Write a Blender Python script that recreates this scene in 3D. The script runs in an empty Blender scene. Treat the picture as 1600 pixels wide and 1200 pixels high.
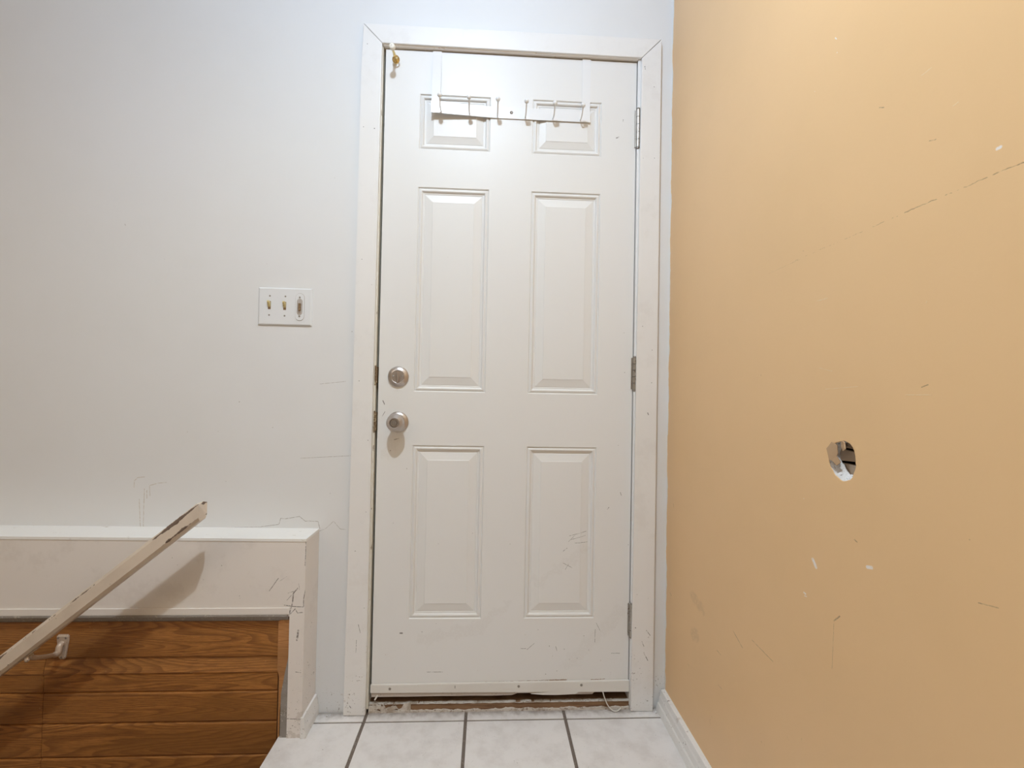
import bpy, bmesh, math, random
from mathutils import Vector, Matrix, noise
C = bpy.context.scene.collection
SC = bpy.context.scene
random.seed(7)

# ---------------------------------------------------------------- camera, world, lights, exposure
YAW, PIT, ROL = .0504, .0168, .0184
f_ = Vector((math.sin(YAW)*math.cos(PIT), math.cos(YAW)*math.cos(PIT), math.sin(PIT)))
r_ = Vector((math.cos(YAW), -math.sin(YAW), 0)); u_ = r_.cross(f_)
R_ = math.cos(ROL)*r_ + math.sin(ROL)*u_; U_ = -math.sin(ROL)*r_ + math.cos(ROL)*u_
cd = bpy.data.cameras.new('camera'); cam = bpy.data.objects.new('camera', cd); C.objects.link(cam)
cd.sensor_fit = 'HORIZONTAL'; cd.sensor_width = 36; cd.lens = 740/1600*36; cd.clip_start = .02
M = Matrix((R_, U_, -f_)).transposed().to_4x4(); M.translation = Vector((.3464, -1.5061, 1.0008)); cam.matrix_world = M
SC.camera = cam
w = bpy.data.worlds.new('world'); SC.world = w; w.use_nodes = True
w.node_tree.nodes['Background'].inputs[0].default_value = (1.0, .72, .42, 1)
w.node_tree.nodes['Background'].inputs[1].default_value = .26
# ceiling lamp over the landing: its bulb as a downward spot, plus an added point fill
ld = bpy.data.lights.new('ceiling_bulb', 'SPOT'); ld.energy = 47; ld.color = (.98, 1.0, .86); ld.shadow_soft_size = .016
ld.spot_size = math.radians(152); ld.spot_blend = 1.0
lo = bpy.data.objects.new('ceiling_bulb', ld); C.objects.link(lo); lo.location = (.212, -1.2115, 2.64)
lg = bpy.data.lights.new('ceiling_fill', 'POINT'); lg.energy = 44; lg.color = (.60, .77, 1.0); lg.shadow_soft_size = .03
lo2 = bpy.data.objects.new('ceiling_fill', lg); C.objects.link(lo2); lo2.location = (.212, -1.2115, 2.63)
# added soft warm fill, unseen, high up behind the camera to the left
la = bpy.data.lights.new('rear_left_fill', 'AREA'); la.size = .9; la.energy = 18; la.color = (1.0, .82, .64)
lo3 = bpy.data.objects.new('rear_left_fill', la); C.objects.link(lo3); lo3.location = (-1.6, -2.4, 2.5)
SC.view_settings.view_transform = 'Standard'; SC.view_settings.look = 'None'
SC.view_settings.gamma = 1; SC.view_settings.use_curve_mapping = False; SC.view_settings.exposure = 0.0

# ---------------------------------------------------------------- helpers
def obj(name, bm, m, parent=None, smooth=False):
    me = bpy.data.meshes.new(name); bmesh.ops.recalc_face_normals(bm, faces=bm.faces); bm.to_mesh(me); bm.free()
    for mm in (m if isinstance(m, (list, tuple)) else [m]): me.materials.append(mm)
    if smooth:
        for p in me.polygons: p.use_smooth = True
        me.set_sharp_from_angle(angle=math.radians(35))
    o = bpy.data.objects.new(name, me); C.objects.link(o)
    if parent:
        o.parent = parent
        if parent.type == 'EMPTY' or True: o.matrix_parent_inverse = Matrix.Identity(4)
    return o
def shift(o, v):                     # meshes are written in world coordinates; move them under an Empty's origin
    o.data.transform(Matrix.Translation(-Vector(v)))
def thing(name, label, cat, loc=(0,0,0), group=None, kind=None):
    o = bpy.data.objects.new(name, None); C.objects.link(o); o.location = loc; o.empty_display_size = .05
    if label: o['label'] = label
    if cat: o['category'] = cat
    if group: o['group'] = group
    if kind: o['kind'] = kind
    return o
def part(name, bm, m, par, smooth=False, label=None):
    o = obj(name, bm, m, par, smooth); base = par
    off = Vector((0,0,0))
    while base: off += base.location; base = base.parent
    shift(o, off)
    if label: o['label'] = label
    return o
def struct(name, bm, m, smooth=False):
    o = obj(name, bm, m, None, smooth); o['kind'] = 'structure'; return o
def box(bm, x0, x1, y0, y1, z0, z1, bev=0, mi=0):
    v = [bm.verts.new((x, y, z)) for x in (x0, x1) for y in (y0, y1) for z in (z0, z1)]
    fs = [bm.faces.new([v[i] for i in q]) for q in ((0,1,3,2),(4,6,7,5),(0,4,5,1),(2,3,7,6),(0,2,6,4),(1,5,7,3))]
    for f in fs: f.material_index = mi
    if bev:
        es = list({e for f in fs for e in f.edges})
        r = bmesh.ops.bevel(bm, geom=es, offset=bev, segments=2, profile=.5, affect='EDGES')
        for f in r['faces']: f.material_index = mi
    return v
def bx(*a, **k):
    bm = bmesh.new(); box(bm, *a, **k); return bm
def prism(bm, pts, axis, a, b, mi=0):
    """pts: 2-D outline; axis 'x': (y,z), 'y': (x,z), 'z': (x,y); extruded from a to b"""
    def P(p, t): return {'x': (t, p[0], p[1]), 'y': (p[0], t, p[1]), 'z': (p[0], p[1], t)}[axis]
    A = [bm.verts.new(P(p, a)) for p in pts]; B = [bm.verts.new(P(p, b)) for p in pts]; n = len(pts)
    fs = [bm.faces.new(A), bm.faces.new(B[::-1])] + [bm.faces.new((A[i], A[(i+1)%n], B[(i+1)%n], B[i])) for i in range(n)]
    for f in fs: f.material_index = mi
    return fs
def lathe(bm, c, axis, prof, n=40, sx=1):
    """prof: list of (distance along axis, radius)"""
    ax = Vector(axis).normalized(); s = ax.orthogonal().normalized(); t = ax.cross(s); c = Vector(c); rings = []
    for d, r in prof:
        if r < 1e-6: rings.append([bm.verts.new(c + ax*d)]); continue
        rings.append([bm.verts.new(c + ax*d + (s*math.cos(2*math.pi*k/n) + t*math.sin(2*math.pi*k/n))*r) for k in range(n)])
    for A, B in zip(rings, rings[1:]):
        for k in range(n):
            k2 = (k+1) % n
            if len(A) == 1 and len(B) == 1: continue
            if len(A) == 1: bm.faces.new((A[0], B[k], B[k2]))
            elif len(B) == 1: bm.faces.new((A[k], B[0], A[k2]))
            else: bm.faces.new((A[k], B[k], B[k2], A[k2]))
    for Q in (rings[0], rings[-1]):
        if len(Q) > 2: bm.faces.new(Q)
def catmull(P, n=8):
    P = [Vector(p) for p in P]; Q = [2*P[0]-P[1]] + P + [2*P[-1]-P[-2]]; out = []
    for i in range(1, len(Q)-2):
        for k in range(n):
            t = k/n; a, b, c, d = Q[i-1:i+3]
            out.append(.5*((2*b)+(c-a)*t+(2*a-5*b+4*c-d)*t*t+(3*b-a-3*c+d)*t**3))
    return out + [P[-1]]
def tube(bm, pts, r, n=12, flat=1):
    pts = [Vector(p) for p in pts]; rings = []; s = None
    for i, p in enumerate(pts):
        d = (pts[min(i+1, len(pts)-1)] - pts[max(i-1, 0)]).normalized()
        if s is None: s = d.orthogonal().normalized()
        s = (s - d*s.dot(d)).normalized(); t = d.cross(s); rr = r[i] if isinstance(r, (list, tuple)) else r
        rings.append([bm.verts.new(p + (s*math.cos(2*math.pi*k/n) + t*flat*math.sin(2*math.pi*k/n))*rr) for k in range(n)])
    for A, B in zip(rings, rings[1:]):
        for k in range(n): bm.faces.new((A[k], A[(k+1)%n], B[(k+1)%n], B[k]))
    bm.faces.new(rings[0][::-1]); bm.faces.new(rings[-1])
def ball(bm, c, r, sc=(1,1,1), seg=20):
    bmesh.ops.create_uvsphere(bm, u_segments=seg, v_segments=seg//2+2, radius=r, matrix=Matrix.Translation(c) @ Matrix.Diagonal((*sc, 1)))

# ---------------------------------------------------------------- materials
def seg_group():
    g = bpy.data.node_groups.new('segment_mark', 'ShaderNodeTree')
    for nm, ty in (('P', 'NodeSocketVector'), ('A', 'NodeSocketVector'), ('B', 'NodeSocketVector'), ('W', 'NodeSocketFloat')):
        g.interface.new_socket(nm, in_out='INPUT', socket_type=ty)
    g.interface.new_socket('mask', in_out='OUTPUT', socket_type='NodeSocketFloat')
    N = g.nodes; L = g.links; I = N.new('NodeGroupInput'); O = N.new('NodeGroupOutput')
    def vm(op, a, b=None, s=None):
        n = N.new('ShaderNodeVectorMath'); n.operation = op; L.new(a, n.inputs[0])
        if b is not None: L.new(b, n.inputs[1])
        if s is not None: L.new(s, n.inputs['Scale'])
        return n.outputs['Value'] if op in ('DOT_PRODUCT', 'DISTANCE') else n.outputs[0]
    pa = vm('SUBTRACT', I.outputs[0], I.outputs[1]); ba = vm('SUBTRACT', I.outputs[2], I.outputs[1])
    d1 = vm('DOT_PRODUCT', pa, ba); d2 = vm('DOT_PRODUCT', ba, ba)
    ad = N.new('ShaderNodeMath'); ad.operation = 'ADD'; ad.inputs[1].default_value = 1e-8; L.new(d2, ad.inputs[0])
    dv = N.new('ShaderNodeMath'); dv.operation = 'DIVIDE'; dv.use_clamp = True; L.new(d1, dv.inputs[0]); L.new(ad.outputs[0], dv.inputs[1])
    q = vm('SCALE', ba, s=dv.outputs[0]); dist = vm('DISTANCE', pa, q)
    dd = N.new('ShaderNodeMath'); dd.operation = 'DIVIDE'; L.new(dist, dd.inputs[0]); L.new(I.outputs[3], dd.inputs[1])
    mr = N.new('ShaderNodeMapRange'); mr.inputs[1].default_value = 1.15; mr.inputs[2].default_value = .6; L.new(dd.outputs[0], mr.inputs[0])
    L.new(mr.outputs[0], O.inputs[0]); return g
SEG = seg_group()
class Mat:
    def __init__(s, name, col=(.8,.8,.8), rough=.5, metal=0, spec=.5, local=False):
        s.m = bpy.data.materials.new(name); s.m.use_nodes = True; s.t = s.m.node_tree; s.b = s.t.nodes['Principled BSDF']
        s.b.inputs['Base Color'].default_value = (*col, 1); s.b.inputs['Roughness'].default_value = rough
        s.b.inputs['Metallic'].default_value = metal; s.b.inputs['Specular IOR Level'].default_value = spec
        s.geo = s.t.nodes.new('ShaderNodeTexCoord').outputs['Object'] if local else s.t.nodes.new('ShaderNodeNewGeometry').outputs['Position']; s.c = None; s.col = col; s.h = None
    def node(s, ty, **k):
        n = s.t.nodes.new(ty)
        for a, v in k.items(): setattr(n, a, v)
        return n
    def set(s, sock, v):
        if isinstance(v, bpy.types.NodeSocket): s.t.links.new(v, sock)
        else: sock.default_value = v
    def math(s, op, a, b=0, c=None, clamp=False):
        n = s.node('ShaderNodeMath', operation=op, use_clamp=clamp); s.set(n.inputs[0], a); s.set(n.inputs[1], b)
        if c is not None: s.set(n.inputs[2], c)
        return n.outputs[0]
    def vec(s, op, a, b):
        n = s.node('ShaderNodeVectorMath', operation=op); s.set(n.inputs[0], a); s.set(n.inputs[1], b); return n.outputs[0]
    def noise(s, scale, detail=3, rough=.55, vec=None, off=0, dist=0):
        n = s.node('ShaderNodeTexNoise'); n.inputs['Scale'].default_value = scale; n.inputs['Detail'].default_value = detail
        n.inputs['Roughness'].default_value = rough; n.inputs['Distortion'].default_value = dist
        v = vec if vec is not None else s.geo
        if off: v = s.vec('ADD', v, (off, off*1.7, off*.3))
        s.t.links.new(v, n.inputs['Vector']); return n.outputs['Fac']
    def ncol(s, scale, off=0):
        n = s.node('ShaderNodeTexNoise'); n.inputs['Scale'].default_value = scale; n.inputs['Detail'].default_value = 2
        s.t.links.new(s.geo, n.inputs['Vector']); return n.outputs['Color']
    def ramp(s, v, a, b, lo=0., hi=1.):
        n = s.node('ShaderNodeMapRange', interpolation_type='SMOOTHSTEP'); s.set(n.inputs[0], v)
        for i, x in enumerate((a, b, lo, hi)): n.inputs[i+1].default_value = x
        return n.outputs[0]
    def cur(s):
        if s.c is None:
            n = s.node('ShaderNodeRGB'); n.outputs[0].default_value = (*s.col, 1); s.c = n.outputs[0]
        return s.c
    def mix(s, fac, col, mode='MIX'):
        n = s.node('ShaderNodeMix', data_type='RGBA', blend_type=mode); s.set(n.inputs[0], fac); s.set(n.inputs[6], s.cur())
        s.set(n.inputs[7], (*col, 1) if isinstance(col, tuple) else col); s.c = n.outputs[2]; return s
    def sep(s):
        n = s.node('ShaderNodeSeparateXYZ'); s.t.links.new(s.geo, n.inputs[0]); return n.outputs
    def marks(s, table, col, fac=1., jitter=.0016, jscale=260, height=0., flat=False, wearlo=.25):
        d = s.vec('MULTIPLY', s.vec('SUBTRACT', s.ncol(jscale), (.5,.5,.5)), (jitter,)*3)
        P = s.vec('ADD', s.geo, d); acc = None
        if flat: P = s.vec('MULTIPLY', P, (1., 0., 1.))
        for a in table:
            n = s.node('ShaderNodeGroup'); n.node_tree = SEG; s.t.links.new(P, n.inputs[0])
            n.inputs[1].default_value = a[0:3]; n.inputs[2].default_value = a[3:6]; n.inputs[3].default_value = a[6]
            acc = n.outputs[0] if acc is None else s.math('MAXIMUM', acc, n.outputs[0])
        wear = s.ramp(s.noise(130, 3, .6, off=41), .34, .56, wearlo, 1.)
        s.mix(s.math('MULTIPLY', s.math('MULTIPLY', acc, wear), fac), col)
        if height: s.bumpadd(s.math('MULTIPLY', acc, height))
        return acc
    def bumpadd(s, v): s.h = v if s.h is None else s.math('ADD', s.h, v)
    def done(s, bump=1., dist=.001):
        if s.c is not None: s.t.links.new(s.c, s.b.inputs['Base Color'])
        if s.h is not None:
            n = s.node('ShaderNodeBump'); n.inputs['Strength'].default_value = bump; n.inputs['Distance'].default_value = dist
            s.t.links.new(s.h, n.inputs['Height']); s.t.links.new(n.outputs[0], s.b.inputs['Normal'])
        return s.m
    def speckle(s, scale, thr, col, fac=.8, ztop=None, zlen=.3, off=3.1, stretch=None):
        """small flecks of dirt; with ztop they thin out above that height"""
        v = s.geo
        if stretch: v = s.vec('MULTIPLY', s.geo, stretch)
        n = s.noise(scale, 4, .65, vec=v, off=off); n2 = s.noise(scale*.13, 2, .5, off=off+5)
        t = s.math('ADD', n, s.math('MULTIPLY', s.math('SUBTRACT', n2, .5), .35))
        if ztop is not None:
            z = s.sep()[2]; t = s.math('SUBTRACT', t, s.math('MAXIMUM', s.math('MULTIPLY', s.math('SUBTRACT', z, ztop), .25/zlen), 0))
        s.mix(s.math('MULTIPLY', s.ramp(t, thr, thr+.035), fac), col); return s

MK_WALL = [ (-0.3434, 0, 0.571, -0.3001, 0, 0.5768, 0.0009),
 (-0.3001, 0, 0.5768, -0.2911, 0, 0.5786, 0.0009),
 (-0.2911, 0, 0.5786, -0.2861, 0, 0.5971, 0.0009),
 (-0.2861, 0, 0.5971, -0.2715, 0, 0.5954, 0.0009),
 (-0.2715, 0, 0.5954, -0.2299, 0, 0.603, 0.0009),
 (-0.2299, 0, 0.603, -0.2113, 0, 0.5882, 0.0009),
 (-0.2113, 0, 0.5882, -0.2022, 0, 0.589, 0.0009),
 (-0.2022, 0, 0.589, -0.1729, 0, 0.5877, 0.0009),
 (-0.1729, 0, 0.5877, -0.1669, 0, 0.5662, 0.0009),
 (-0.1722, 0, 0.5569, -0.1504, 0, 0.5644, 0.0006),
 (-0.1504, 0, 0.5644, -0.1253, 0, 0.5886, 0.0006),
 (-0.1253, 0, 0.5886, -0.1046, 0, 0.5646, 0.0006),
 (-0.1046, 0, 0.5646, -0.088, -0, 0.5628, 0.0006),
 (-0.5477, 0, 0.5655, -0.3433, 0, 0.5703, 0.0006),
 (-0.6572, 0, 1.3902, -0.6572, 0, 1.3902, 0.0013),
 (-0.349, 0, 1.3862, -0.349, 0, 1.3862, 0.0013),
 (-0.148, 0, 1.6638, -0.148, 0, 1.6638, 0.0012),
 (-0.4206, 0, 0.9545, -0.4206, 0, 0.9545, 0.0016),
 (-0.3181, 0, 0.8769, -0.3181, 0, 0.8769, 0.0013),
 (-0.4542, 0, 0.7095, -0.4542, 0, 0.7095, 0.0014),
 (-0.083, 0, 1.181, -0.083, 0, 1.181, 0.0014),
 (-0.4815, 0, 0.8627, -0.4815, 0, 0.8627, 0.001),
 (-0.5731, 0, 0.8594, -0.5731, 0, 0.8594, 0.001),
 (-0.1377, -0, 0.6746, -0.1377, -0, 0.6746, 0.0014),
 (-0.1774, 0, 1.0146, -0.099, 0, 1.0241, 0.0006),
 (-0.2302, 0, 0.7829, -0.0777, 0, 0.7926, 0.0006),
 (-0.778, 0, 1.495, -0.776, 0, 1.4911, 0.0008) ]
MK_DRIP = [ (-0.7262, 0, 0.6891, -0.7256, 0, 0.7086, 0.001),
 (-0.7256, 0, 0.7086, -0.7165, 0, 0.7184, 0.001),
 (-0.7165, 0, 0.7184, -0.6954, 0, 0.721, 0.001),
 (-0.7098, 0, 0.6528, -0.7036, 0, 0.5641, 0.0011),
 (-0.6955, 0, 0.6845, -0.6954, 0, 0.5642, 0.0011),
 (-0.6883, 0, 0.6797, -0.6875, 0, 0.6554, 0.001),
 (-0.6804, 0, 0.6919, -0.6783, 0, 0.6627, 0.001),
 (-0.6805, 0, 0.6944, -0.6571, 0, 0.7019, 0.001),
 (-0.6571, 0, 0.7019, -0.6312, 0, 0.7046, 0.001) ]
MK_CASING = [ (-0.0576, -0.018, 1.8205, -0.0576, -0.018, 1.8205, 0.0014),
 (-0.024, -0.018, 1.817, -0.024, -0.018, 1.817, 0.0019),
 (-0.0519, -0.018, 2.083, -0.0519, -0.018, 2.083, 0.0014),
 (-0.053, -0.018, 1.4049, -0.053, -0.018, 1.4049, 0.0013),
 (-0.0206, -0.018, 1.3259, -0.0206, -0.018, 1.3259, 0.0013),
 (-0.0528, -0.018, 1.0266, -0.0528, -0.018, 1.0266, 0.0014),
 (-0.0212, -0.018, 0.843, -0.0212, -0.018, 0.843, 0.0015),
 (-0.0522, -0.018, 0.5024, -0.0522, -0.018, 0.5024, 0.0018),
 (-0.0219, -0.018, 0.6223, -0.0219, -0.018, 0.6223, 0.0012),
 (-0.0209, -0.018, 0.3283, -0.0209, -0.018, 0.3283, 0.0013),
 (-0.0593, -0.018, 0.066, -0.0593, -0.018, 0.066, 0.0022),
 (-0.0584, -0.018, 0.0311, -0.0544, -0.018, 0.0252, 0.0013),
 (-0.0372, -0.018, 0.2777, -0.0308, -0.018, 0.2523, 0.0008),
 (-0.0419, -0.018, 0.231, -0.0429, -0.018, 0.192, 0.0006),
 (0.8316, -0.018, 2.0583, 0.8334, -0.018, 2.05, 0.0016),
 (0.8629, -0.018, 1.9937, 0.8629, -0.018, 1.9937, 0.0014),
 (0.8305, -0.018, 1.7604, 0.8305, -0.018, 1.7604, 0.001),
 (0.8676, -0.018, 1.762, 0.8676, -0.018, 1.762, 0.0012),
 (0.836, -0.018, 1.2186, 0.836, -0.018, 1.2186, 0.0014),
 (0.8682, -0.018, 1.1429, 0.8682, -0.018, 1.1429, 0.0015),
 (0.8676, -0.018, 1.0384, 0.8676, -0.018, 1.0384, 0.0014),
 (0.8564, -0.018, 0.9422, 0.8586, -0.018, 0.9362, 0.0014),
 (0.8304, -0.018, 0.3667, 0.8304, -0.018, 0.3667, 0.0016),
 (0.8267, -0.018, 0.2622, 0.8267, -0.018, 0.2622, 0.0022),
 (0.8618, -0.018, 0.2539, 0.8744, -0.018, 0.2377, 0.001),
 (0.8546, -0.018, 0.1837, 0.8672, -0.018, 0.1595, 0.0012),
 (0.8479, -0.018, 0.2199, 0.8543, -0.018, 0.2037, 0.0009),
 (0.8331, -0.018, 0.1018, 0.8331, -0.018, 0.1018, 0.0014),
 (0.8666, -0.018, 0.3545, 0.8666, -0.018, 0.3545, 0.0009) ]
MK_DOOR = [ (0.7687, 0, 1.8926, 0.768, 0, 1.8863, 0.0012),
 (0.7469, 0, 1.8315, 0.7552, 0, 1.8353, 0.0018),
 (0.7814, 0, 1.1983, 0.7814, 0, 1.1983, 0.0013),
 (0.7853, 0, 1.0702, 0.7853, 0, 1.0702, 0.0013),
 (0.7679, 0, 0.8352, 0.7679, 0, 0.8352, 0.0013),
 (0.0176, 0, 0.9661, 0.0229, 0, 0.9547, 0.0016),
 (0.0172, 0, 0.9179, 0.0248, 0, 0.932, 0.0009),
 (0.0555, 0, 0.8442, 0.0694, 0, 0.8484, 0.0012),
 (0.0444, 0, 0.81, 0.0444, 0, 0.81, 0.002),
 (0.2115, 0, 1.4247, 0.2115, 0, 1.4247, 0.0006),
 (0.0966, 0, 0.7538, 0.0966, 0, 0.7538, 0.0014),
 (0.7771, 0, 0.6849, 0.78, 0, 0.6754, 0.001),
 (0.7356, 0, 0.6301, 0.7404, 0, 0.6369, 0.001),
 (0.2001, 0, 0.5188, 0.2001, 0, 0.5188, 0.0011),
 (0.0874, 0, 0.2417, 0.0933, 0, 0.2417, 0.0026),
 (0.1547, 0, 0.2452, 0.1547, 0, 0.2452, 0.0016),
 (0.1986, 0, 0.2707, 0.1986, 0, 0.2707, 0.0013),
 (0.5192, 0, 0.2493, 0.5192, 0, 0.2493, 0.0014),
 (0.5561, 0, 0.1981, 0.5561, 0, 0.1981, 0.0016),
 (0.604, 0, 0.1876, 0.604, 0, 0.1876, 0.0018),
 (0.6662, 0, 0.2294, 0.6662, 0, 0.2294, 0.0014),
 (0.6826, 0, 0.1842, 0.6826, 0, 0.1842, 0.0013),
 (0.8052, 0, 0.5181, 0.8052, 0, 0.5181, 0.0016),
 (0.058, 0, 0.5836, 0.058, 0, 0.5836, 0.001),
 (0.4256, 0, 0.5193, 0.4256, 0, 0.5193, 0.001),
 (0.3064, 0, 0.5512, 0.3064, 0, 0.5512, 0.001),
 (0.6151, 0, 0.5454, 0.6698, 0, 0.5591, 0.0007),
 (0.6188, 0, 0.5332, 0.6666, 0, 0.5455, 0.0006),
 (0.6327, 0, 0.5224, 0.6738, 0, 0.5246, 0.0007),
 (0.612, 0, 0.5264, 0.6323, 0, 0.5468, 0.0005),
 (0.5954, 0, 0.4967, 0.6076, 0, 0.5062, 0.0009),
 (0.596, 0, 0.4589, 0.625, 0, 0.444, 0.0007),
 (0.6032, 0, 0.4386, 0.6132, 0, 0.4555, 0.0006),
 (0.7022, 0, 0.2494, 0.7015, 0, 0.2089, 0.0007),
 (0.7053, 0, 0.2696, 0.7195, 0, 0.2425, 0.0006),
 (0.4851, 0, 0.1873, 0.5085, 0, 0.2072, 0.0007),
 (0.4648, 0, 0.1908, 0.4817, 0, 0.1907, 0.0008),
 (0.5766, 0, 0.1966, 0.5802, 0, 0.1831, 0.0008),
 (0.1719, 0, 0.1207, 0.2216, 0, 0.1202, 0.0008),
 (0.5461, 0, 0.1098, 0.5461, 0, 0.1098, 0.0013),
 (0.755, 0, 0.1734, 0.7825, 0, 0.1732, 0.0007),
 (0.5669, 0, 0.1665, 0.5669, 0, 0.1665, 0.0012),
 (0.6454, 0, 0.159, 0.6454, 0, 0.159, 0.0012),
 (0.6215, 0, 0.1559, 0.6215, 0, 0.1559, 0.001),
 (0.5813, 0, 0.1195, 0.5813, 0, 0.1195, 0.001) ]
MK_RUST = [ (0.5342, 0, 0.0899, 0.6124, 0, 0.0916, 0.0022),
 (0.2855, 0, 0.0863, 0.5342, 0, 0.0899, 0.0009),
 (0.0213, 0, 0.0844, 0.239, 0, 0.0856, 0.0008),
 (0.691, 0, 0.0907, 0.7355, 0, 0.0928, 0.0012),
 (0.465, 0, 2.0845, 0.5689, 0, 2.0839, 0.0014) ]
MK_BOX = [ (-0.5398, -0.1066, 0.5123, -0.5398, -0.1066, 0.5123, 0.0012),
 (-0.4028, -0.1066, 0.4903, -0.4028, -0.1066, 0.4903, 0.0015),
 (-0.5244, -0.1066, 0.492, -0.5244, -0.1066, 0.492, 0.0009),
 (-0.3511, -0.1066, 0.4044, -0.3511, -0.1066, 0.4044, 0.0012),
 (-0.3493, -0.1066, 0.3976, -0.3493, -0.1066, 0.3976, 0.001),
 (-0.4521, -0.1066, 0.4502, -0.4521, -0.1066, 0.4502, 0.0009),
 (-0.3731, -0.1066, 0.4171, -0.3731, -0.1066, 0.4171, 0.0009),
 (-0.2679, -0.1066, 0.4185, -0.2436, -0.1066, 0.4543, 0.0011),
 (-0.24, -0.1066, 0.4458, -0.2202, -0.1066, 0.4594, 0.0004),
 (-0.1889, -0.1066, 0.4251, -0.2004, -0.1066, 0.4115, 0.0018),
 (-0.2004, -0.1066, 0.4115, -0.2016, -0.1066, 0.391, 0.0018),
 (-0.2016, -0.1066, 0.391, -0.2045, -0.1066, 0.3739, 0.0018),
 (-0.2045, -0.1066, 0.3739, -0.2107, -0.1066, 0.3534, 0.0018),
 (-0.2156, -0.1066, 0.4115, -0.2005, -0.1066, 0.4166, 0.0009),
 (-0.2248, -0.1066, 0.3774, -0.2011, -0.1066, 0.3739, 0.0013),
 (-0.2011, -0.1066, 0.3739, -0.1724, -0.1066, 0.372, 0.0013),
 (-0.2184, -0.1066, 0.391, -0.2053, -0.1066, 0.4064, 0.0006),
 (-0.1859, -0.1066, 0.4388, -0.1838, -0.1066, 0.4217, 0.0005),
 (-0.1687, -0.1066, 0.5624, -0.1686, -0.1066, 0.5315, 0.0011),
 (-0.1686, -0.1066, 0.5315, -0.1696, -0.1066, 0.4903, 0.0011),
 (-0.1607, -0.1066, 0.4456, -0.1669, -0.1066, 0.4217, 0.0013),
 (-0.1669, -0.1066, 0.4217, -0.1713, -0.1066, 0.3943, 0.0013),
 (-0.1713, -0.1066, 0.3943, -0.1708, -0.1066, 0.3737, 0.0013),
 (-0.3137, -0.1066, 0.5661, -0.2431, -0.1066, 0.5656, 0.0011),
 (-0.2431, -0.1066, 0.5656, -0.2094, -0.1066, 0.5654, 0.0011),
 (-0.2094, -0.1066, 0.5654, -0.1671, -0.1066, 0.5641, 0.0011),
 (-0.2275, -0.1066, 0.3535, -0.2073, -0.1066, 0.3527, 0.0012),
 (-0.2073, -0.1066, 0.3527, -0.1942, -0.1066, 0.367, 0.0012),
 (-0.1942, -0.1066, 0.367, -0.1872, -0.1066, 0.355, 0.0012),
 (-0.1872, -0.1066, 0.355, -0.1737, -0.1066, 0.3566, 0.0012),
 (-0.1841, -0.1066, 0.3054, -0.187, -0.1066, 0.2781, 0.0028),
 (-0.1883, -0.1066, 0.1873, -0.1739, -0.1066, 0.1853, 0.0009),
 (-0.21, -0.1066, 0.0553, -0.1687, -0.1066, 0.0528, 0.001) ]
MK_PAINT_WHITE = [ (0.9288, -0.6875, 0.7131, 0.9288, -0.6958, 0.7026, 0.0035),
 (0.9288, -0.8082, 0.7439, 0.9288, -0.8166, 0.7461, 0.0028),
 (0.9288, -0.6644, 0.6446, 0.9288, -0.6688, 0.6442, 0.0018),
 (0.9288, -0.6662, 0.6396, 0.9288, -0.6714, 0.6407, 0.001),
 (0.9288, -0.9924, 1.2923, 0.9288, -0.9955, 1.2922, 0.0022),
 (0.9288, -0.7333, 1.6176, 0.9288, -0.7364, 1.6131, 0.001),
 (0.9288, -0.7381, 1.5886, 0.9288, -0.7381, 1.5886, 0.001),
 (0.9288, -0.6831, 1.5566, 0.9288, -0.6831, 1.5566, 0.0009),
 (0.9288, -0.4251, 0.3523, 0.9288, -0.4251, 0.3523, 0.0009),
 (0.9288, -0.6623, 0.8151, 0.9288, -0.6623, 0.8151, 0.001) ]
MK_RW_DARK = [ (0.9288, -0.7398, 0.6298, 0.9288, -0.7361, 0.5486, 0.0004),
 (0.9288, -0.7398, 0.6298, 0.9288, -0.7526, 0.6432, 0.0012),
 (0.9288, -0.7827, 0.7777, 0.9288, -0.7879, 0.7754, 0.0011),
 (0.9288, -0.9617, 0.8333, 0.9288, -0.9617, 0.8333, 0.0011),
 (0.9288, -0.9723, 0.7623, 0.9288, -0.994, 0.7661, 0.0007),
 (0.9288, -0.4173, 0.4529, 0.9288, -0.4595, 0.4354, 0.0009),
 (0.9288, -0.4976, 0.4723, 0.9288, -0.5739, 0.4686, 0.0007),
 (0.9288, -0.5218, 1.0467, 0.9288, -0.5218, 1.0467, 0.001),
 (0.9288, -0.655, 1.2739, 0.9288, -0.655, 1.2739, 0.001),
 (0.9288, -0.8297, 1.4386, 0.9288, -0.8297, 1.4386, 0.001),
 (0.9288, -0.8261, 1.4407, 0.9288, -0.8343, 1.4358, 0.0009),
 (0.9288, -0.0543, 0.6625, 0.9288, -0.0598, 0.65, 0.0009),
 (0.9288, -0.0664, 0.6005, 0.9288, -0.0664, 0.6005, 0.0009),
 (0.9288, -0.2935, 0.5149, 0.9288, -0.2935, 0.5149, 0.0009),
 (0.9288, -0.3418, 0.3661, 0.9288, -0.3613, 0.3657, 0.0007),
 (0.9288, -0.3502, 0.2859, 0.9288, -0.3694, 0.2869, 0.0007),
 (0.9288, -0.9076, 1.3465, 0.9288, -0.9167, 1.3434, 0.0008),
 (0.9288, -0.544, 1.2584, 0.9288, -0.6461, 1.2608, 0.0002),
 (0.9288, -0.8978, 1.0173, 0.9288, -0.907, 1.0206, 0.0008) ]
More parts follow.
